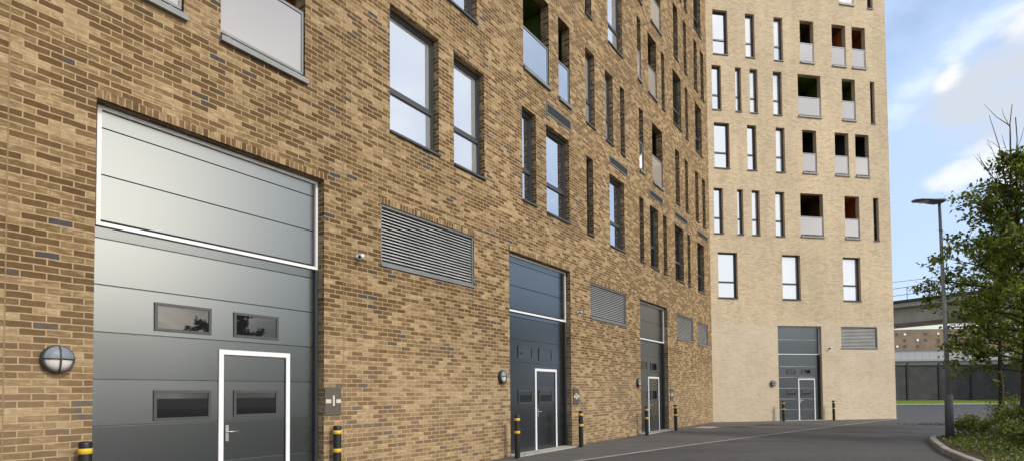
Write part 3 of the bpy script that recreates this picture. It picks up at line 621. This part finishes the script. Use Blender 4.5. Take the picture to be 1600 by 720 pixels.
def wall_lamp(loc, rz, label):
    t = thing('wall_lamp', label, 'wall lamp', loc, rz, 'round bulkhead lamps on the walls')
    b = MB(); b.lathe([(.0, 0), (.148, 0), (.150, -.04), (.145, -.075), (.128, -.088), (.122, -.07)], 32, 'y'); b.build('housing', DGREY, t)
    b = MB(); b.lathe([(.128, -.06), (.118, -.088), (.085, -.112), (.04, -.124), (0, -.127)], 32, 'y'); b.build('diffuser', OPAL, t)
    b = MB()
    # hood over the upper half, vertical and horizontal guard bars
    n = 20; prof = [(.140, -.072), (.128, -.094), (.092, -.120), (.045, -.133), (.0, -.137)]
    for i in range(len(prof)-1):
        for k in range(n):
            a0, a1 = math.pi*k/n, math.pi*(k+1)/n; (r0, h0), (r1, h1) = prof[i], prof[i+1]
            b.face([(r0*math.cos(a0), h0, r0*math.sin(a0)), (r0*math.cos(a1), h0, r0*math.sin(a1)), (r1*math.cos(a1), h1, r1*math.sin(a1)), (r1*math.cos(a0), h1, r1*math.sin(a0))], smooth=True)
    b.build('hood', mat('slate_grey_hood', (.19, .22, .25), .45), t)
    b = MB(); b.tube([(0, -.08, -.137), (0, -.125, -.09), (0, -.142, 0), (0, -.125, .09), (0, -.08, .137)], .009, 8); b.tube([(-.135, -.08, 0), (-.09, -.122, 0), (0, -.140, 0), (.09, -.122, 0), (.135, -.08, 0)], .007, 8); b.build('guard', DGREY, t)
    return t
T1, T2 = math.pi/2-A1, math.pi/2-A2
l0 = wall_lamp(wpt(P1, A1, 2.23, .002, 1.865), T1, 'round half hooded wall lamp left of the nearest industrial door')
copy_tree(l0, wpt(P1, A1, 10.42, .002, 1.835), T1, 'round half hooded wall lamp left of the second industrial door')
copy_tree(l0, wpt(P1, A1, 18.42, .002, 1.80), T1, 'round half hooded wall lamp left of the third industrial door')
copy_tree(l0, wpt(P2, A2, 3.2, .002, 1.835), T2, 'round half hooded wall lamp on the pale wall left of its industrial door')
def text_obj(par, s_, size, x, y, z, m):
    cu = bpy.data.curves.new('numeral', 'FONT'); cu.body = s_; cu.size = size*1.15; cu.extrude = .002; cu.offset = .007; cu.align_x = 'CENTER'; cu.align_y = 'CENTER'
    tmp = bpy.data.objects.new('tmp', cu); COL.objects.link(tmp); dg = bpy.context.evaluated_depsgraph_get(); dg.update()
    me = bpy.data.meshes.new_from_object(tmp.evaluated_get(dg)); bpy.data.objects.remove(tmp)
    me.materials.clear(); me.materials.append(m)
    o = bpy.data.objects.new('numeral', me); COL.objects.link(o); o.parent = par; o.location = (x, y, z); o.rotation_euler = (math.pi/2, 0, 0); return o
def door_sign(loc, rz, num, label):
    t = thing('number_plaque', label, 'sign', loc, rz, 'grey number plaques beside the doors')
    b = MB(); b.box(-.155, .155, -.022, .0, -.22, .22); b.build('plate', PLATE, t, bevel=.004)
    b = MB(); b.box(-.145, -.045, -.0265, -.0225, -.03, .03); b.build('bar', WHITEP, t); b = MB(); b.box(.055, .145, -.0265, -.0225, -.03, .03); b.build('bar', WHITEP, t)
    text_obj(t, num, .19, .005, -.026, 0, WHITEP)
WHITEP = mat('off_white_lettering', (.62, .58, .50), .6)
door_sign(wpt(P1, A1, 5.80, .003, 1.36), T1, '1', 'grey plaque with numeral 1 right of the nearest industrial door')
door_sign(wpt(P1, A1, 13.93, .003, 1.36), T1, '2', 'grey plaque with numeral 2 right of the second industrial door')
door_sign(wpt(P1, A1, 21.83, .003, 1.36), T1, '3', 'grey plaque with a small numeral right of the third industrial door')
def cctv(loc, rz, label):
    t = thing('security_camera', label, 'security camera', loc, rz, 'small cameras on the walls')
    b = MB(); b.lathe([(0, 0), (.045, 0), (.045, -.02), (0, -.02)], 16, 'y'); b.tube([(0, -.015, 0), (0, -.07, -.01), (-.005, -.09, .005)], .012, 8); b.build('bracket', LGREY, t)
    b = MB(); b.tube([(.035, -.10, .02), (-.055, -.13, -.02)], .032, 14); b.tube([(-.05, -.128, -.018), (-.062, -.132, -.023)], .038, 14); b.build('camera_body', WHITE, t)
    b = MB(); b.tube([(-.06, -.1315, -.022), (-.066, -.1335, -.0245)], .024, 14); b.build('lens', BLACK, t)
    return t
c0 = cctv(wpt(P1, A1, 6.30, .002, 3.75), T1, 'small white camera between the nearest industrial door and its louvre')
copy_tree(c0, wpt(P1, A1, 14.1, .002, 3.7), T1, 'small white camera between the second industrial door and its louvre')
copy_tree(c0, wpt(P2, A2, 6.40, .002, 3.58), T2, 'small white camera on the pale wall beside its louvre')

# ------------------------------------------------------------ street lamp
LB_ = Vector((12.42, 16.15, .085))
t = thing('street_lamp', 'slim grey street lamp with one flat head, standing in the planting bed', 'street lamp', LB_)
b = MB(); b.tube([(0, 0, 0), (0, 0, 1.2), (0, 0, 1.24)], [.105, .10, .085], 14); b.build('base', BASEM, t)
b = MB(); b.tube([(0, 0, 1.2), (-.03, 0, 3.0), (-.09, 0, 6.72)], [.062, .055, .038], 12); b.build('pole', POLE, t)
b = MB()
prof = [(-.98, .0, .10, .05), (-.86, -.005, .17, .07), (-.55, .0, .16, .07), (-.42, -.01, .17, .10), (-.15, -.015, .20, .14), (.0, .0, .16, .13), (.08, .03, .09, .05)]
sec = []
for x, z, w_, h in prof:
    sec.append([(x, w_*math.cos(2*math.pi*k/14), z+h*.5*math.sin(2*math.pi*k/14)+.05) for k in range(14)])
for i in range(len(sec)-1):
    for k in range(14): b.face([sec[i][k], sec[i][(k+1) % 14], sec[i+1][(k+1) % 14], sec[i+1][k]], smooth=True)
b.face(sec[0]); b.face(sec[-1][::-1])
hd = b.build('lamp_head', MGREY, t); hd.location = (-.03, 0, 6.72); hd.rotation_euler = (0, R(-3), R(14))
b = MB(); b.lathe([(.0, -.022), (.10, -.02), (.12, 0)], 16, sx=1.6); ln = b.build('lens', OPAL, hd); ln.location = (-.65, 0, .02)

# ------------------------------------------------------------ trees and planting
def leaf(b, c_, rnd, s_, upb=.5, hang=.2):
    n = Vector((rnd.gauss(0, 1), rnd.gauss(0, 1), rnd.gauss(0, 1)+upb)).normalized()
    d = n.cross(Vector((rnd.gauss(0, 1), rnd.gauss(0, 1), rnd.gauss(0, 1)))).normalized(); d.z -= hang; d.normalize()
    q = d.cross(n).normalized(); n = q.cross(d)
    l = s_*rnd.uniform(.7, 1.25); w_ = l*rnd.uniform(.24, .32)
    i = len(b.v)
    b.v += [tuple(c_), tuple(c_+d*l*.45+q*w_+n*l*.06), tuple(c_+d*l), tuple(c_+d*l*.45-q*w_+n*l*.06)]
    b.f += [(i, i+1, i+2), (i, i+2, i+3)]; b.m += [0, 0]; b.sm += [False, False]; b.uv += [None, None]
def fast_build(b, name, m, parent):
    me = bpy.data.meshes.new(name); me.from_pydata(b.v, [], b.f); me.materials.append(m)
    me.polygons.foreach_set('use_smooth', b.sm); me.update()
    o = bpy.data.objects.new(name, me); COL.objects.link(o)
    if parent: o.parent = parent
    return o
def tree(loc, label, seed, H=8., r0=.11, crown=(1.7, 6.6), rmax=2.6, nb=46, leafs=.13, lpt=16, lean=(0, 0), bare=True, group=None, fork=False, shoots=False):
    rnd = random.Random(seed)
    t = thing('broadleaf_tree', label, 'tree', loc, 0, group)
    tr = MB(); lv = MB(); bw = MB()
    P_ = []; x = y = 0
    nseg = 14
    for i in range(nseg+1):
        z = H*i/nseg; x += rnd.gauss(0, .035)+lean[0]/nseg; y += rnd.gauss(0, .035)+lean[1]/nseg; P_.append(Vector((x, y, z)))
    rad = [max(.012, r0*(1-i/nseg)**.85) for i in range(nseg+1)]; tr.tube(P_, rad, 9)
    if fork:
        q0 = P_[2]; tr.tube([q0, q0+Vector((.12, .1, .6)), q0+Vector((.5, .25, 2.4)), q0+Vector((.8, .4, 4.4))], [r0*.7, r0*.62, r0*.45, .02], 8)
    def at_(z):
        k = min(max(z/H*nseg, 0), nseg-.001); i = int(k); return P_[i].lerp(P_[i+1], k-i)
    z0, z1 = crown
    for i in range(nb):
        f = (i+rnd.random())/nb; z = z0+(z1-z0)*f
        prof = math.sin(math.pi*min(1, (f*.82+.16)))**.7*(1-.25*f)
        L_ = rmax*prof*rnd.uniform(.55, 1.12); a = i*2.4+rnd.uniform(-.5, .5)
        el = .25+.75*f+rnd.uniform(-.15, .15)
        d = Vector((math.cos(a)*math.cos(el), math.sin(a)*math.cos(el), math.sin(el)))
        q = at_(z); pts = [q.copy()]; dd = d.copy()
        for k in range(5):
            dd = (dd+Vector((rnd.gauss(0, .14), rnd.gauss(0, .14), rnd.gauss(.0, .10)-.05*(1-f)))).normalized(); q = q+dd*L_/5; pts.append(q.copy())
        rb = r0*.34*(L_/rmax)+.006; bw.tube(pts, [rb*(1-.8*k/5) for k in range(6)], 5, cap=False)
        nsub = max(3, int(7*L_/rmax*1.2))
        for s2 in range(nsub):
            kk = rnd.uniform(.9, 4.95); i2 = int(kk); q2 = pts[i2].lerp(pts[i2+1], kk-i2)
            d2 = (dd+Vector((rnd.gauss(0, .8), rnd.gauss(0, .8), rnd.gauss(.1, .5)))).normalized(); L2 = rnd.uniform(.3, .8)*(.55+.45*L_/rmax)
            p3 = [q2, q2+d2*L2*.5+Vector((0, 0, rnd.uniform(-.05, .08))), q2+d2*L2]; bw.tube(p3, [.008, .006, .003], 4, cap=False)
            for s3 in range(3):
                q3 = p3[1].lerp(p3[2], rnd.random()) if s3 else p3[2]
                d3 = (d2+Vector((rnd.gauss(0, .7), rnd.gauss(0, .7), rnd.gauss(0, .5)))).normalized(); L3 = rnd.uniform(.12, .4)
                e3 = q3+d3*L3; bw.tube([q3, e3], [.004, .002], 3, cap=False)
                for k in range(int(lpt*rnd.uniform(.5, 1.3))):
                    c_ = q3.lerp(e3, rnd.uniform(-.3, 1.1))+Vector((rnd.gauss(0, .07), rnd.gauss(0, .07), rnd.gauss(0, .06)))
                    leaf(lv, c_, rnd, leafs)
    if shoots:
        for pl, r_ in (([(-.1, 0, 6.3), (-.05, 0, 7.2), (.02, .05, 8.2), (-.02, 0, 8.6), (.06, 0, 9.15)], .03), ([(-.02, 0, 8.55), (-.3, .1, 8.85), (-.62, .1, 9.2)], .012), ([(-.02, 0, 8.5), (-.1, .1, 8.9), (-.14, .1, 9.1)], .009),
                       ([(-.15, 0, 6.2), (-.22, 0, 7.2), (-.34, 0, 8.0), (-.58, 0, 8.85)], .022), ([(-.33, 0, 7.95), (-.6, -.1, 8.05), (-.75, -.1, 8.12)], .007), ([(-.2, 0, 6.6), (-.7, -.2, 7.05), (-1.2, -.3, 7.65)], .014), ([(.0, 0, 7.6), (.35, .1, 8.2), (.5, .1, 8.7)], .012)):
            bw.tube(pl, [r_*(1-.75*k/(len(pl)-1)) for k in range(len(pl))], 5, cap=False)
    if bare:   # leafless shoots standing out of the top
        for k in range(7):
            z = rnd.uniform(z1*.72, z1*.95); q = at_(z); a = rnd.uniform(0, 6.28); L_ = rnd.uniform(1.3, 2.6)
            d = Vector((math.cos(a)*.38, math.sin(a)*.38, 1)).normalized(); pts = [q]
            for s2 in range(6):
                d = (d+Vector((rnd.gauss(0, .07), rnd.gauss(0, .07), .03))).normalized(); pts.append(pts[-1]+d*L_/6)
            bw.tube(pts, [.018*(1-.85*j/6) for j in range(7)], 5, cap=False)
            for j in (3, 4, 5):
                d2 = (d+Vector((rnd.gauss(0, .6), rnd.gauss(0, .6), .2))).normalized(); bw.tube([pts[j], pts[j]+d2*rnd.uniform(.2, .55)], [.006, .002], 4, cap=False)
    fast_build(tr, 'trunk', BARK, t); fast_build(bw, 'branches', BARK, t); fast_build(lv, 'crown', LEAF, t)
    return t
tree((13.7, 15.3, .085), 'leafy tree behind the street lamp, bare shoots rising from its top', 5, H=8.7, r0=.11, crown=(1.7, 7.2), rmax=2.3, nb=68, lpt=15, lean=(-.1, 0), shoots=True)
tree((15.25, 17.7, .085), 'thin trunked leafy tree just behind the tree at the right edge', 9, H=6.8, r0=.08, crown=(2.0, 5.6), rmax=2.1, nb=32, lpt=12, bare=False)
tree((18.2, 19.0, .085), 'broad leafy tree cut off by the right edge of the photo', 21, H=7.5, r0=.13, crown=(2.2, 6.4), rmax=2.6, nb=36, lpt=11, bare=False)

far0 = tree((44, -34, 0), 'dark tree across the road, seen only reflected in the door windows', 33, H=11, r0=.16, crown=(2.0, 9.8), rmax=4.2, nb=44, leafs=.42, lpt=12, bare=False, group='trees across the road, seen in the glass')
for k, (x, y) in enumerate(((41, -24), (46, -15), (43, -6), (47, 3), (44, 12), (40, -44), (34, -52), (50, 21))):
    copy_tree(far0, (x, y, 0), k*1.3, 'dark tree across the road, seen only reflected in the door windows')

def shrub(loc, label, seed, rx, ry, h, n, leafs=.072, stems=14, m=None):
    rnd = random.Random(seed); t = thing('shrub', label, 'shrub', loc, 0, 'shrubs in the planting bed')
    b = MB(); st = MB(); hubs = []
    for k in range(stems):
        a = rnd.uniform(0, 6.28); q = rnd.random()**.5
        e = Vector((rx*q*math.cos(a), ry*q*math.sin(a), h*rnd.uniform(.55, 1.05)*(1-.45*q*q)))
        s0 = Vector((e.x*.3, e.y*.3, 0)); mid = s0.lerp(e, .5)+Vector((rnd.gauss(0, .06), rnd.gauss(0, .06), .08)); st.tube([s0, mid, e], [.010, .007, .003], 4, cap=False)
        hubs.append((mid, e))
        for j in range(3):
            e2 = mid.lerp(e, rnd.random())+Vector((rnd.gauss(0, .16), rnd.gauss(0, .16), rnd.gauss(.0, .1))); st.tube([mid, e2], [.005, .002], 3, cap=False); hubs.append((mid, e2))
    for k in range(n):
        m0, e = hubs[int(rnd.random()*len(hubs))]
        c_ = m0.lerp(e, rnd.uniform(.0, 1.08))+Vector((rnd.gauss(0, .07), rnd.gauss(0, .07), rnd.gauss(0, .06)))
        if c_.z < .02: c_.z = rnd.uniform(.02, .1)
        leaf(b, c_, rnd, leafs, 1.0, .1)
    fast_build(st, 'stems', BARK, t); fast_build(b, 'foliage', m or LEAFB, t); return t
sh = [(12.9, 13.6, 1.0, 1.0, 1.0, 4200, 'rounded leafy shrub in the bed, right of the lamp base'), (12.0, 12.3, 1.0, .9, .85, 4200, 'leafy shrub at the right edge of the photo, nearest the kerb'),
      (13.9, 15.0, 1.2, 1.1, 1.25, 4600, 'tall leafy shrub at the foot of the nearest tree'), (13.5, 16.6, .8, .8, .7, 2600, 'low leafy shrub behind the lamp base'),
      (15.2, 16.8, 1.3, 1.1, 1.25, 4200, 'leafy shrub between the tree trunks'), (15.3, 14.2, 1.2, 1.2, 1.3, 3800, 'bushy shrub behind the shrub nearest the right edge'),
      (13.9, 12.8, 1.0, 1.0, 1.2, 3400, 'bushy shrub just inside the right edge, behind the front one'), (17.5, 18.4, 1.5, 1.2, 1.4, 3400, 'broad shrub below the tree cut off by the right edge'),
      (13.0, 12.0, .9, .9, 1.15, 4200, 'upright leafy shrub at the bottom right, behind the low one at the kerb'),
      (11.2, 11.2, .7, .7, .55, 2600, 'small shrub at the bottom right corner, inside the kerb')]
for i, (x, y, rx, ry, h, n, lab) in enumerate(sh): shrub((x, y, .085), lab, 40+i, rx, ry, h, n)
# low ground cover over the bed
rnd = random.Random(77); b = MB(); cnt = 0
while cnt < 42000:
    x = rnd.uniform(7.4, 19); y = rnd.uniform(4, 19)
    k = 0
    for i in range(len(KB)-1):
        if KB[i][1] <= y < KB[i+1][1]:
            f = (y-KB[i][1])/(KB[i+1][1]-KB[i][1]); k = KB[i][0]+(KB[i+1][0]-KB[i][0])*f
    if x < k+.28: continue
    dn = mnoise.noise(Vector((x*.9, y*.9, 3)))+.5*mnoise.noise(Vector((x*2.7, y*2.7, 9)))
    edge = min(1, (x-k-.2)/.9)
    if dn < -.02-edge*.5+rnd.uniform(-.15, .15): continue
    leaf(b, Vector((x, y, .09+abs(rnd.gauss(0, .09))*(.4+edge)*max(.3, .7+dn))), rnd, .065, 1.4, .0); cnt += 1
struct(fast_build(b, 'ground_cover', LEAFB, None), 'stuff')
# fallen twigs and leaves beside the bed
b = MB()
for k in range(420):
    x, y = rnd.gauss(17.6, .7), rnd.gauss(23.6, .45)
    leaf(b, Vector((x, y, .012+abs(rnd.gauss(0, .03)))), rnd, .07, 2.5, 0)
for k in range(420):
    q = wpt(P1, A1, rnd.uniform(0, CORNER), abs(rnd.gauss(0, .12))+.02) if k < 320 else wpt(P2, A2, rnd.uniform(0, PW), abs(rnd.gauss(0, .12))+.02)
    leaf(b, Vector((q.x, q.y, .014+rnd.random()*.02)), rnd, .045, 3, 0)
struct(fast_build(b, 'leaf_litter', leaf_mat('dry_leaf', [(.02, .015, .012), (.05, .04, .03), (.09, .06, .04)], .1), None), 'stuff')

# ------------------------------------------------------------ background: fence, viaduct, far building
FN = mat('dark_grey_fence_panel', (.075, .072, .078), .7, .2, .4, .3, 1.2)
FP = mat('near_black_fence_post', (.02, .02, .022), .6)
ft = thing('acoustic_fence', 'tall dark grey boarded fence behind the grass verge', 'fence', (0, 66, .26))
b = MB(); x = 20.
while x < 100:
    b.box(x, x+.19, 0, .04, 0, 4.05, 0); b.box(x+.19, x+.2, .012, .04, 0, 4.05, 0); x += .2
b.build('panelling', FN, ft)
for k in range(22):
    b = MB(); b.box(20+k*3.7, 20.24+k*3.7, -.09, .0, 0, 4.35); b.build('post', FP, ft)
b = MB(); b.box(20, 100, -.06, .0, 3.95, 4.12); b.build('top_rail', FP, ft)

VA, VB = Vector((30, 107.7, 0)), Vector((76.5, 34.6, 0))     # viaduct edge line
vd = (VB-VA).normalized(); L_ = (VB-VA).length
VC = mat('stained_viaduct_concrete', (.52, .43, .345), .9, 0, .3, .25, .35, .3, 8)
vt = thing('viaduct', 'brown grey concrete railway viaduct crossing behind the fence', 'viaduct', VA, math.atan2(vd.y, vd.x))
b = MB()
sec = [(-.0, 13.25), (-.0, 12.35), (.9, 12.2), (1.1, 10.35), (7.6, 10.35), (7.8, 12.2), (8.7, 12.35), (8.7, 13.25)]
for i in range(len(sec)):
    (y0, z0), (y1, z1) = sec[i], sec[(i+1) % len(sec)]
    b.face([(0, y0, z0), (L_, y0, z0), (L_, y1, z1), (0, y1, z1)][::-1])
b.build('deck', VC, vt)
b = MB(); b.box(0, L_, -.08, .0, 12.85, 13.27); b.build('edge_beam', mat('dark_edge_beam', (.07, .068, .065), .8), vt)
for k in range(4):
    b = MB(); b.box(8+k*24, 10+k*24, 2.4, 6.2, 0, 10.35); b.build('pier', VC, vt)
b = MB()
for z in (13.95, 14.9): b.tube([(0, .1, z), (L_, .1, z)], .035, 6)
b.build('railing', FP, vt)
b = MB(); k = 0
while k*3.1 < L_: b.tube([(k*3.1, .1, 13.2), (k*3.1, .1, 14.9)], .035, 5); k += 1
b.build('railing_posts', FP, vt)
tag((lambda b: (b.tube([(30, 112, 18.0), (55, 74, 16.1), (80, 36, 16.4)], .03, 5), b.build('overhead_cable', FP))[1])(MB()), 'thin overhead cable strung above the viaduct railing', 'cable')
# far building below the deck
FB = thing('apartment_building', 'distant orange brown building with small square windows, seen under the viaduct', 'building', (70, 128, 0), R(-6))
OB = mat('orange_brown_cladding', (.30, .22, .15), .85, 0, .3, .2, .6)
b = MB(); b.box(-14, 60, 0, 12, 0, 10.3); b.build('ground_storeys', mat('pale_render', (.50, .52, .52), .8), FB)
b = MB(); b.box(-14, 60, -.3, 12, 10.3, 14.9); b.build('wall', OB, FB)
b = MB(); b.box(-14, 60, .4, 11.5, 14.9, 16.2); b.build('top_storey', GLASS, FB)
b = MB(); b.box(-14.4, 60, -.6, 12.4, 16.2, 16.6); b.build('roof', LGREY, FB)
for k in range(14):
    for j in range(3):
        if (k*7+j) % 5 == 4: continue
        b = MB(); x0 = -4.2+k*2.15+(k % 2)*.5; z0 = 10.85+j*1.35; b.ring(x0, x0+.6, z0, z0+.6, .06, -.36, -.3); b.box(x0+.06, x0+.54, -.33, -.301, z0+.06, z0+.54, 1); b.build('window', [MGREY, GLASS_DARK if (k+j) % 3 else GLASS], FB)
b = MB()
for z in (8.9, 9.5, 10.1): b.box(-14, 60, -1.4, -1.35, z, z+.06)
for k in range(50): b.box(-14+k*1.5, -13.94+k*1.5, -1.4, -1.35, 8.2, 10.1)
b.box(-14, 60, -1.4, 0, 7.8, 8.2); b.build('railing', LGREY, FB)
